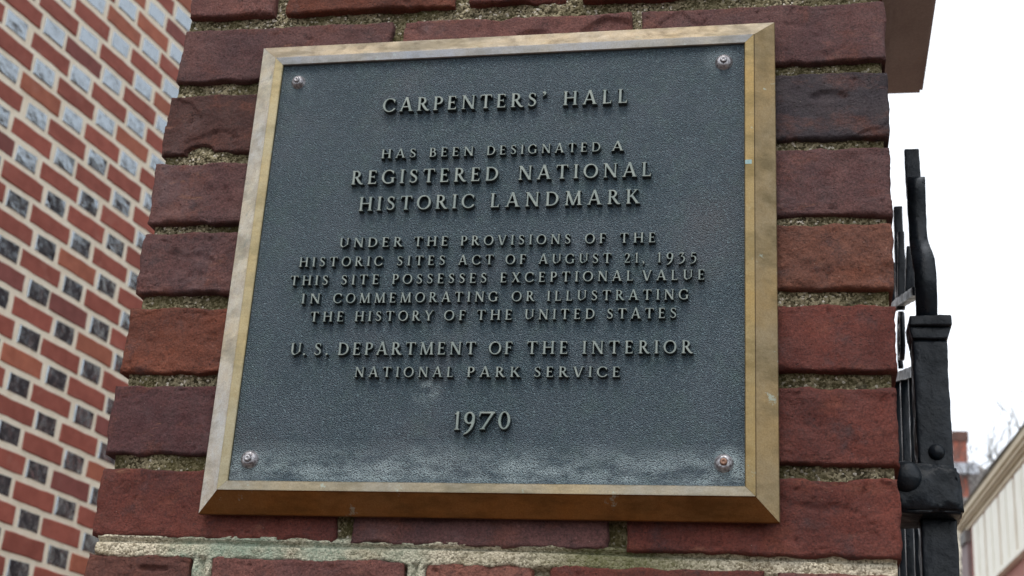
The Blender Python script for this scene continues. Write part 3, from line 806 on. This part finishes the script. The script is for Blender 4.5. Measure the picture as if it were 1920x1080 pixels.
def contour(ch):
    w, prims = GL[ch]
    st_ = 0.0165
    xs = np.arange(-.15, w + .2, st_); ys = np.arange(-.36, 1.16, st_)
    X, Yg = np.meshgrid(xs, ys)
    k = 0.03; D = None
    for f_ in prims:
        d = f_(X, Yg)
        if D is None: D = d
        else:
            h = np.clip(.5 + .5 * (D - d) / k, 0, 1)
            D = D * (1 - h) + d * h - k * h * (1 - h)
    D = np.where(D == 0, 1e-6, D)
    segs = {}
    ny, nx = D.shape
    def pt(i, j, i2, j2):
        a, b = D[i, j], D[i2, j2]; t_ = a / (a - b)
        return (xs[j] + (xs[j2] - xs[j]) * t_, ys[i] + (ys[i2] - ys[i]) * t_)
    pos = {}
    for i in range(ny - 1):
        for j in range(nx - 1):
            c = [D[i, j] < 0, D[i, j + 1] < 0, D[i + 1, j + 1] < 0, D[i + 1, j] < 0]
            if all(c) or not any(c): continue
            E_ = [((i, j), (i, j + 1)), ((i, j + 1), (i + 1, j + 1)), ((i + 1, j + 1), (i + 1, j)), ((i + 1, j), (i, j))]
            ent = []; ext = []
            for q in range(4):
                a, b = c[q], c[(q + 1) % 4]
                if a != b:
                    key = tuple(sorted(E_[q]))
                    pos[key] = pt(*key[0], *key[1])
                    (ext if a else ent).append((q, key))
            # inside on the left: start where we leave the inside, end where we re-enter
            for (q, key) in ext:
                nxt = min(ent, key=lambda e_: (e_[0] - q) % 4) if len(ent) > 1 else ent[0]
                segs[key] = nxt[1]
    loops = []; seen = set()
    for s0 in list(segs):
        if s0 in seen: continue
        lp = []; q = s0
        while q not in seen and q in segs:
            seen.add(q); lp.append(pos[q]); q = segs[q]
        if len(lp) > 5: loops.append(lp)
    out = []
    for lp in loops:          # one light smoothing, then drop collinear points
        A = np.array(lp); A = .25 * np.roll(A, 1, 0) + .5 * A + .25 * np.roll(A, -1, 0)
        keep = []; n = len(A); last = A[0]
        for i in range(n):
            p_, c_, n_ = (keep[-1] if keep else A[i - 1]), A[i], A[(i + 1) % n]
            v1 = c_ - p_; v2 = n_ - c_
            cr = abs(v1[0] * v2[1] - v1[1] * v2[0]) / (np.linalg.norm(v1) * np.linalg.norm(v2) + 1e-9)
            if cr > 0.05 or np.linalg.norm(v1) > 0.25: keep.append(c_)
        if len(keep) > 3: out.append(np.array(keep))
    return out
def glyph_mesh(ch):
    loops = contour(ch)
    flat = [Vector((p[0], p[1], 0)) for lp in loops for p in lp]
    tris = tessellate_polygon([[Vector((p[0], p[1], 0)) for p in lp] for lp in loops])
    V, Fc, MI = [], [], []
    n = len(flat)
    # rings: face, shoulder, foot (draft widens to the plate)
    outn = []
    for lp in loops:
        tg = np.roll(lp, -1, 0) - np.roll(lp, 1, 0)
        nn = np.stack([tg[:, 1], -tg[:, 0]], -1); nn /= np.linalg.norm(nn, axis=1)[:, None] + 1e-9
        outn.append(nn)
    # orientation: outward should increase |area| of outer loops
    def area(l): return .5 * np.sum(l[:, 0] * np.roll(l[:, 1], -1) - np.roll(l[:, 0], -1) * l[:, 1])
    big = max(loops, key=lambda l: abs(area(l)))
    sgn = 1 if area(big) > 0 else -1
    fl = np.concatenate(loops); on = np.concatenate(outn) * sgn
    for ins, dep in ((-.016, 1.0), (.004, .93), (.03, 0.0)):
        for p_, q_ in zip(fl, on): V.append((p_[0] + q_[0] * ins, -dep, p_[1] + q_[1] * ins))
    for t_ in tris: Fc.append(tuple(t_)); MI.append(0)
    o_ = 0
    for lp in loops:
        m = len(lp)
        for i in range(m):
            j = (i + 1) % m
            for r in (0, 1):
                Fc.append((r * n + o_ + i, r * n + o_ + j, (r + 1) * n + o_ + j, (r + 1) * n + o_ + i)); MI.append(0 if r == 0 else 1)
        o_ += m
    me = bpy.data.meshes.new('letter'); me.from_pydata(V, [], Fc); me.update()
    me.materials.append(M_FACE); me.materials.append(M_SIDE)
    me.polygons.foreach_set('material_index', MI)
    bm = bmesh.new(); bm.from_mesh(me); bmesh.ops.recalc_face_normals(bm, faces=bm.faces); bm.to_mesh(me); bm.free()
    return me
GM = {}
LINES = [
(0.0133, [("CARPENTERS'", -0.1069, 0.038, 0.138, 0.1376), ('HALL', 0.0523, 0.1078, 0.1375, 0.1374)]),
(0.0086, [('HAS', -0.1038, -0.0726, 0.0928, 0.0927), ('BEEN', -0.0613, -0.0223, 0.0927, 0.0926), ('DESIGNATED', -0.0111, 0.0863, 0.0926, 0.0925), ('A', 0.0955, 0.1054, 0.0925, 0.0925)]),
(0.0129, [('REGISTERED', -0.1283, 0.0007, 0.0687, 0.0683), ('NATIONAL', 0.0174, 0.1295, 0.0683, 0.068)]),
(0.0129, [('HISTORIC', -0.1191, -0.0182, 0.0436, 0.0436), ('LANDMARK', -0.005, 0.1199, 0.0436, 0.0436)]),
(0.0087, [('UNDER', -0.1325, -0.0774, 0.0101, 0.0098), ('THE', -0.0678, -0.0381, 0.0097, 0.0096), ('PROVISIONS', -0.0277, 0.065, 0.0095, 0.009), ('OF', 0.0762, 0.0937, 0.0089, 0.0089), ('THE', 0.1047, 0.1341, 0.0088, 0.0086)]),
(0.0086, [('HISTORIC', -0.1661, -0.0929, -0.0068, -0.0073), ('SITES', -0.081, -0.0392, -0.0074, -0.0077), ('ACT', -0.0283, 0.0015, -0.0078, -0.008), ('OF', 0.0113, 0.0286, -0.0081, -0.0082), ('AUGUST', 0.039, 0.0988, -0.0083, -0.0088), ('21,', 0.1088, 0.1256, -0.0088, -0.009), ('1935', 0.1351, 0.1671, -0.009, -0.0093)]),
(0.0087, [('THIS', -0.1721, -0.1385, -0.0236, -0.0237), ('SITE', -0.1277, -0.0945, -0.0237, -0.0238), ('POSSESSES', -0.0835, -0.003, -0.0239, -0.0241), ('EXCEPTIONAL', 0.0078, 0.1169, -0.0241, -0.0244), ('VALUE', 0.1238, 0.1738, -0.0244, -0.0245)]),
(0.0087, [('IN', -0.1603, -0.1438, -0.0401, -0.0402), ('COMMEMORATING', -0.1326, 0.0073, -0.0402, -0.0406), ('OR', 0.0184, 0.0374, -0.0407, -0.0407), ('ILLUSTRATING', 0.0474, 0.1613, -0.0408, -0.0411)]),
(0.0087, [('THE', -0.151, -0.1216, -0.0563, -0.0564), ('HISTORY', -0.1123, -0.0459, -0.0564, -0.0565), ('OF', -0.0367, -0.0185, -0.0565, -0.0565), ('THE', -0.0095, 0.02, -0.0565, -0.0566), ('UNITED', 0.03, 0.087, -0.0566, -0.0566), ('STATES', 0.0963, 0.152, -0.0567, -0.0567)]),
(0.0107, [('U.', -0.1646, -0.1509, -0.0856, -0.0857), ('S.', -0.1442, -0.1317, -0.0857, -0.0857), ('DEPARTMENT', -0.1238, -0.0079, -0.0857, -0.0859), ('OF', 0.0024, 0.0221, -0.0859, -0.0859), ('THE', 0.0332, 0.0668, -0.0859, -0.086), ('INTERIOR', 0.0779, 0.1647, -0.086, -0.0861)]),
(0.0086, [('NATIONAL', -0.1075, -0.0249, -0.1046, -0.1049), ('PARK', -0.0141, 0.0292, -0.1049, -0.1051), ('SERVICE', 0.04, 0.1089, -0.1051, -0.1054)]),
(0.0147, [('1970', -0.0225, 0.0237, -0.1485, -0.1479)]),
]
for H, words in LINES:
    for (txt, x0, x1, z0, z1) in words:
        ws_ = [GL[c][0] for c in txt]
        tot = sum(ws_) * H; W_ = x1 - x0; n = len(txt)
        sx = 1.0
        if n > 1:
            gap = (W_ - tot) / (n - 1)
            if gap < 0.05 * H:
                sx = (W_ - 0.05 * H * (n - 1)) / tot; gap = 0.05 * H
            elif gap > 0.42 * H:
                sx = min(1.12, (W_ - 0.42 * H * (n - 1)) / tot); gap = (W_ - tot * sx) / (n - 1)
        else: gap = 0; sx = W_ / tot
        x = x0
        for c, w in zip(txt, ws_):
            if c not in GM: GM[c] = glyph_mesh(c)
            o = bpy.data.objects.new('letter', GM[c]); COL.objects.link(o); o.parent = plaque
            o.location = (x, -PY + .0002, z0 + (z1 - z0) * (x - x0) / W_)
            o.scale = (H * sx, .0047, H)
            x += w * H * sx + gap

# ------------------------------------------------------------------ iron gate behind the pier
gate = empty('iron_gate', (0.37, 0.31, GZ), 'black wrought iron gate standing open, hinged on the right side of the plaque pier', 'gate')
GOFF = Vector((-0.37, -0.31, -GZ))
def gpart(name, hexa, **kw):
    return forged(name, [tuple(Vector(p) + GOFF) for p in hexa], M_IRON, gate, **kw)
def hexz(x0t, x1t, x0b, x1b, y0, y1, z0, z1):
    return [(x0b, y0, z0), (x1b, y0, z0), (x1b, y1, z0), (x0b, y1, z0), (x0t, y0, z1), (x1t, y0, z1), (x1t, y1, z1), (x0t, y1, z1)]
gpart('stile', hexz(.3548, .3880, .3562, .3892, .30, .334, -.0905, .0400), seed=1)
gpart('stile', hexz(.3563, .3893, .3568, .3904, .30, .334, -.42, -.1375), seed=2)
gpart('stile_collar', hexz(.3522, .3926, .3522, .3923, .292, .340, .0525, .0635), bev=.0018, seed=3)
gpart('stile_collar', hexz(.3524, .3921, .3549, .3882, .296, .337, .0405, .0520), bev=.001, seed=4)
gpart('finial', hexz(.3552, .3702, .3556, .3712, .312, .318, .20, .2568), bev=.0014, amp=.0005, seed=5)
# scrolled strap in front of the finial
def ribbon(name, pts, hw, th, mat, parent, off, seed=0, xs=None):
    """flat bar following pts (y,z); xs gives (x0,x1) for each point"""
    V, Fc = [], []
    n = len(pts)
    for i in range(n):
        a = Vector(pts[max(0, i - 1)]); b = Vector(pts[min(n - 1, i + 1)]); t_ = (b - a).normalized(); nn = Vector((-t_.y, t_.x))
        x0, x1 = xs[i] if xs else hw
        for (xx, s_) in ((x0, .5), (x0 + .0015, .62), (x1 - .0015, .62), (x1, .5), (x1, -.5), (x0, -.5)):
            p_ = Vector(pts[i]) + nn * th * s_
            V.append((xx + off[0], p_[0] + off[1], p_[1] + off[2]))
    m = 6
    for i in range(n - 1):
        for j in range(m):
            k = (j + 1) % m; Fc.append((i * m + j, i * m + k, (i + 1) * m + k, (i + 1) * m + j))
    Fc.append(tuple(range(m))); Fc.append(tuple(range((n - 1) * m, n * m)))
    V = np.array(V); V += (fbm(V, 90, 2, seed)[:, None]) * 0.0004
    bm = bmesh.new(); vs = [bm.verts.new(v) for v in V]
    for f_ in Fc: bm.faces.new([vs[i] for i in f_])
    return bm_obj(name, bm, mat, parent, True)
pts, xs_ = [], []
for i in range(41):
    f_ = i / 40; z = .2190 + (.0640 - .2190) * f_
    if f_ < .08: y = .3085 - .006 * math.sin(f_ / .08 * math.pi / 2)
    else: y = .3025 + .008 * math.sin((f_ - .08) / .92 * math.pi * 2) - .012 * max(0, math.sin((f_ - .45) / .55 * math.pi)) * (f_ > .45)
    pts.append((y, z))
    l = np.interp(z, [.0653, .0948, .1353, .1648, .222], [.3597, .3582, .3565, .3564, .3557])
    r = np.interp(z, [.0652, .1176, .1409, .1823, .2197], [.3800, .3782, .3745, .3738, .3741])
    xs_.append((l, r))
ribbon('scroll', pts, None, .006, M_IRON, gate, GOFF, 3, xs_)
# hinge strap gripping the stile, with a domed boss
bm = bmesh.new()
prof2 = [(.3200, -.1365), (.3200, -.0925), (.336, -.0905), (.3480, -.0915), (.3700, -.0925), (.3860, -.0930), (.3908, -.0975), (.3930, -.110), (.3936, -.1385), (.3700, -.1370), (.3400, -.1378)]
fr = [bm.verts.new((x + GOFF.x, .272 + GOFF.y, z + GOFF.z)) for x, z in prof2]
bk = [bm.verts.new((x + GOFF.x, .352 + GOFF.y, z + GOFF.z)) for x, z in prof2]
bm.faces.new(fr); bm.faces.new(bk[::-1])
for i in range(len(fr)): bm.faces.new((fr[i], fr[(i + 1) % len(fr)], bk[(i + 1) % len(fr)], bk[i]))
bmesh.ops.recalc_face_normals(bm, faces=bm.faces)
bmesh.ops.bevel(bm, geom=list(bm.edges), offset=0.003, segments=2, affect='EDGES')
bmesh.ops.triangulate(bm, faces=bm.faces)
for it in range(4): bmesh.ops.subdivide_edges(bm, edges=[e for e in bm.edges if e.calc_length() > .006], cuts=1)
bmesh.ops.triangulate(bm, faces=bm.faces)
bm.normal_update()
P = np.array([v.co[:] for v in bm.verts]); nn_ = fbm(P, 55, 3, 8)
for v, a in zip(bm.verts, nn_): v.co += v.normal * float(a) * .0012
bm_obj('hinge_strap', bm, M_IRON, gate, True)
def dome(name, x, z, r, h, y):
    pr = [(r * math.cos(a), h * math.sin(a)) for a in [math.pi / 2 * i / 7 for i in range(7)]] + [(r * .05, h)]
    return lathe(name, pr, M_IRON, gate, (x + GOFF.x, y + GOFF.y, z + GOFF.z), 24)
dome('rivet', .3735, -.0735, .0078, .006, .2995)
dome('rivet', .3420, -.1050, .0150, .011, .2725)
# the leaf running away behind: pickets, rails and scrolls
zl = lambda y: .062 + .31 * (y - .45)          # the leaf's head sweeps up towards its far stile
zu = lambda y: .150 + .34 * (y - .45)
def slope_rail(name, f, h, sd_):
    gpart(name, [(.3600, .34, f(.34) - h), (.3720, .34, f(.34) - h), (.3720, 1.46, f(1.46) - h), (.3600, 1.46, f(1.46) - h),
                 (.3600, .34, f(.34)), (.3720, .34, f(.34)), (.3720, 1.46, f(1.46)), (.3600, 1.46, f(1.46))], cuts=6, bev=.0016, seed=sd_)
slope_rail('rail', zl, .012, 9)
slope_rail('rail', zu, .010, 12)
gpart('rail', corners(.358, .374, .34, 1.46, -.255, -.240), cuts=6, seed=10)
gpart('rail', corners(.358, .374, .34, 1.46, -1.75, -1.72), cuts=4, seed=11)
for k in range(9):
    y = .44 + .12 * k
    gpart('picket', hexz(.3605, .3725, .3600, .3720, y, y + .014, -1.85, zl(y) - .011), cuts=2, bev=.0012, seed=20 + k)
    gpart('spear', hexz(.3635, .3700, .3605, .3725, y, y + .014, zu(y), zu(y) + (.085 if k % 2 else .055)), cuts=2, bev=.0012, seed=60 + k)
    if k in (1, 5, 7):
        cy, cz = y + .06, (zl(y + .06) + zu(y + .06)) / 2 - .005
        pts = [(cy + (.010 + .028 * (1 - j / 30)) * math.cos(j / 30 * 3.6 * math.pi - .8), cz + (.010 + .028 * (1 - j / 30)) * math.sin(j / 30 * 3.6 * math.pi - .8)) for j in range(31)]
        ribbon('scroll', pts, (.3640, .3700), .005, M_IRON, gate, GOFF, 30 + k)
gpart('picket', hexz(.3620, .3722, .3610, .3722, .60, .612, .19, .325), cuts=3, bev=.0014, seed=51)
gpart('stile', corners(.356, .376, 1.46, 1.49, -1.9, .52), cuts=4, seed=52)

# ------------------------------------------------------------------ pale building on the right, seen along its cornice
UE = Vector((.0694, -.9976, 0)); NE = Vector((-.9976, -.0694, 0))
bang = math.atan2(UE.y, UE.x)
EZ = 4.55
bp = Vector((2.48, 19.96, GZ))
pb = empty('painted_building', bp, 'pink painted brick building with cream cornice and white window shutters, right of the iron gate', 'building', rot=(0, 0, bang))
# local: x = along the wall towards the viewer, y = outward (NE) or inward
# UE rotated +90deg = (.9976,.0694) = -NE, so local +y is inward
B = 19.5
zc = lambda z: z - GZ
def pbox(name, x0, x1, y0, y1, z0, z1, mat, parent=pb, extra=()):
    bm = bmesh.new(); bm_box(bm, x0, x1, y0, y1, zc(z0), zc(z1))
    for e in extra: bm_box(bm, e[0], e[1], e[2], e[3], zc(e[4]), zc(e[5]))
    return bm_obj(name, bm, mat, parent)
pbox('wall', -.45, 12.0, .12, 7.0, GZ, 4.38, M_PINK)
pbox('added_dark_wing', 12.005, B, .16, 7.0, GZ, 4.38, m_plain('dark_reflection_brick', (.06, .035, .03), (.045, .03, .027), 4, .9))  # unseen wing, added dark so the glazed headers reflect less light
bm = bmesh.new()
bm_box(bm, -.75, B + .1, 0.0, 7.1, zc(4.455), zc(4.55))
bm_box(bm, -.72, B + .06, 0.03, 7.08, zc(4.40), zc(4.4545))
bm_obj('cornice', bm, M_CREAM, pb)
pbox('cornice_moulding', -.68, B + .03, .055, 7.05, 4.352, 4.3995, M_CORNICE_SHADE)  # darker tan paints in the shadow line of the cornice
pbox('frieze', -.62, B + .01, .085, 7.03, 4.29, 4.3515, M_CREAM)
bm = bmesh.new()
vs = [bm.verts.new(p) for p in ((-.8, -.03, zc(4.553)), (B + .15, -.03, zc(4.553)), (B + .15, 3.6, zc(5.35)), (-.8, 3.6, zc(5.35)), (-.8, 7.2, zc(4.553)), (B + .15, 7.2, zc(4.553)))]
bm.faces.new((vs[0], vs[1], vs[2], vs[3])); bm.faces.new((vs[3], vs[2], vs[5], vs[4])); bm.faces.new((vs[0], vs[3], vs[4])); bm.faces.new((vs[1], vs[5], vs[2]))
bm_obj('roof', bm, M_SLATE, pb)
o = pbox('downpipe', -.62, -.10, .06, .16, GZ, 4.22, M_MAUVE)
pbox('hopper_head', -.50, -.08, .03, .15, 4.10, 4.27, M_SLATE, o)
pbox('shop_base', -.3, B - .05, .10, .119, GZ, -.4, M_CREAM)
k = 0
x = .33
while x < 11.5:
    for (z0, z1) in ((3.29, 4.215), (.9, 2.3)):
        fr_ = pbox('window', x + .06, x + .90, .09, .117, z0, z1, M_SHADE)
        pbox('shutter', x + .07, x + .44, .05, .0895, z0 + .01, z1 - .01, M_WHITE, fr_)
        pbox('shutter', x + .50, x + .89, .05, .0895, z0 + .01, z1 - .01, M_WHITE, fr_)
        pbox('sill', x + .02, x + .94, .03, .117, z0 - .06, z0 - .002, M_WHITE, fr_)
    x += .953; k += 1

# ------------------------------------------------------------------ far roof with chimney
fh = empty('distant_house', (6.6, 56, GZ), 'distant house with grey roof and a red brick chimney, just right of the iron gate', 'building')
fo = Vector((-6.6, -56, -GZ))
def fbox(name, x0, x1, y0, y1, z0, z1, mat, parent=fh):
    bm = bmesh.new(); bm_box(bm, x0 + fo.x, x1 + fo.x, y0 + fo.y, y1 + fo.y, z0 + fo.z, z1 + fo.z); return bm_obj(name, bm, mat, parent)
fbox('wall', -1.5, 9.5, 53.6, 60, GZ, 12.2, M_HM)
bm = bmesh.new()
rv_ = [(-1.8, 53.3, 12.2), (9.8, 53.3, 12.2), (8.6, 55.8, 14.85), (-1.6, 55.8, 14.85), (-1.8, 60.3, 12.2), (9.8, 60.3, 12.2)]
rv_[2] = (6.95, 55.8, 14.85)
vs = [bm.verts.new(Vector(p) + fo) for p in rv_]
for q in ((0, 1, 2, 3), (3, 2, 5, 4), (1, 5, 2), (0, 3, 4)): bm.faces.new([vs[i] for i in q])
bm_obj('roof', bm, M_SLATE, fh)
ch = fbox('chimney', 5.9, 6.40, 54.2, 54.9, 13.0, 15.35, M_CHIM)
fbox('chimney_cap', 5.86, 6.46, 54.15, 54.95, 15.352, 15.72, m_plain('sooty_brick', (.14, .07, .055), (.1, .055, .045), 3, .9), ch)
fbox('flashing', 5.5, 6.75, 53.9, 54.19, 14.0, 14.42, M_FLASH)

# ------------------------------------------------------------------ bare tree
tree = empty('bare_tree', (4.25, 30.6, GZ), 'leafless grey tree rising behind the cornice of the pink building', 'tree')
segs_t = []
tree.scale = (1.04, 1.04, 1.04)
rt = random.Random(5)
def grow(p, d, L, r, lev):
    q = p
    n = 4
    for i in range(n):
        d2 = (d + Vector((rt.uniform(-.12, .12), rt.uniform(-.12, .12), rt.uniform(-.05, .1)))).normalized()
        e = q + d2 * (L / n); segs_t.append((q.copy(), e.copy(), r * (1 - .35 * i / n), r * (1 - .35 * (i + 1) / n), lev)); q = e; d = d2
        if lev < 6 and (i >= 1):
            for c in range(1 if lev else 2):
                a = rt.uniform(0, 6.28); sp = rt.uniform(.5, .95)
                side = Vector((math.cos(a), math.sin(a), .25))
                grow(q, (d * (1 - sp * .6) + side * sp * .8).normalized(), L * rt.uniform(.52, .72), r * .55, lev + 1) if L > .25 else None
grow(Vector((0, 0, 0)), Vector((0, 0, 1)), 5.2, .15, 0)
def tubes(name, lst, parent, seg):
    V, Fc = [], []
    for (a, b, ra, rb, lv) in lst:
        d = (b - a).normalized(); u_ = d.orthogonal().normalized(); w_ = d.cross(u_); i = len(V)
        for (c, r) in ((a, ra), (b, rb)):
            for k in range(seg):
                an = 2 * math.pi * k / seg; V.append(c + (u_ * math.cos(an) + w_ * math.sin(an)) * r)
        for k in range(seg): Fc.append((i + k, i + (k + 1) % seg, i + seg + (k + 1) % seg, i + seg + k))
    return mesh_obj(name, V, Fc, M_BARK, parent, True)
tubes('trunk', [s for s in segs_t if s[4] == 0], tree, 10)
tubes('branches', [(a, b, max(ra, .006), max(rb, .005), l) for (a, b, ra, rb, l) in segs_t if l > 0], tree, 4)
print('tree segments', len(segs_t), 'top', max(s[1].z for s in segs_t) + GZ)
print('tris', sum(len(m.polygons) * 2 for m in bpy.data.meshes))
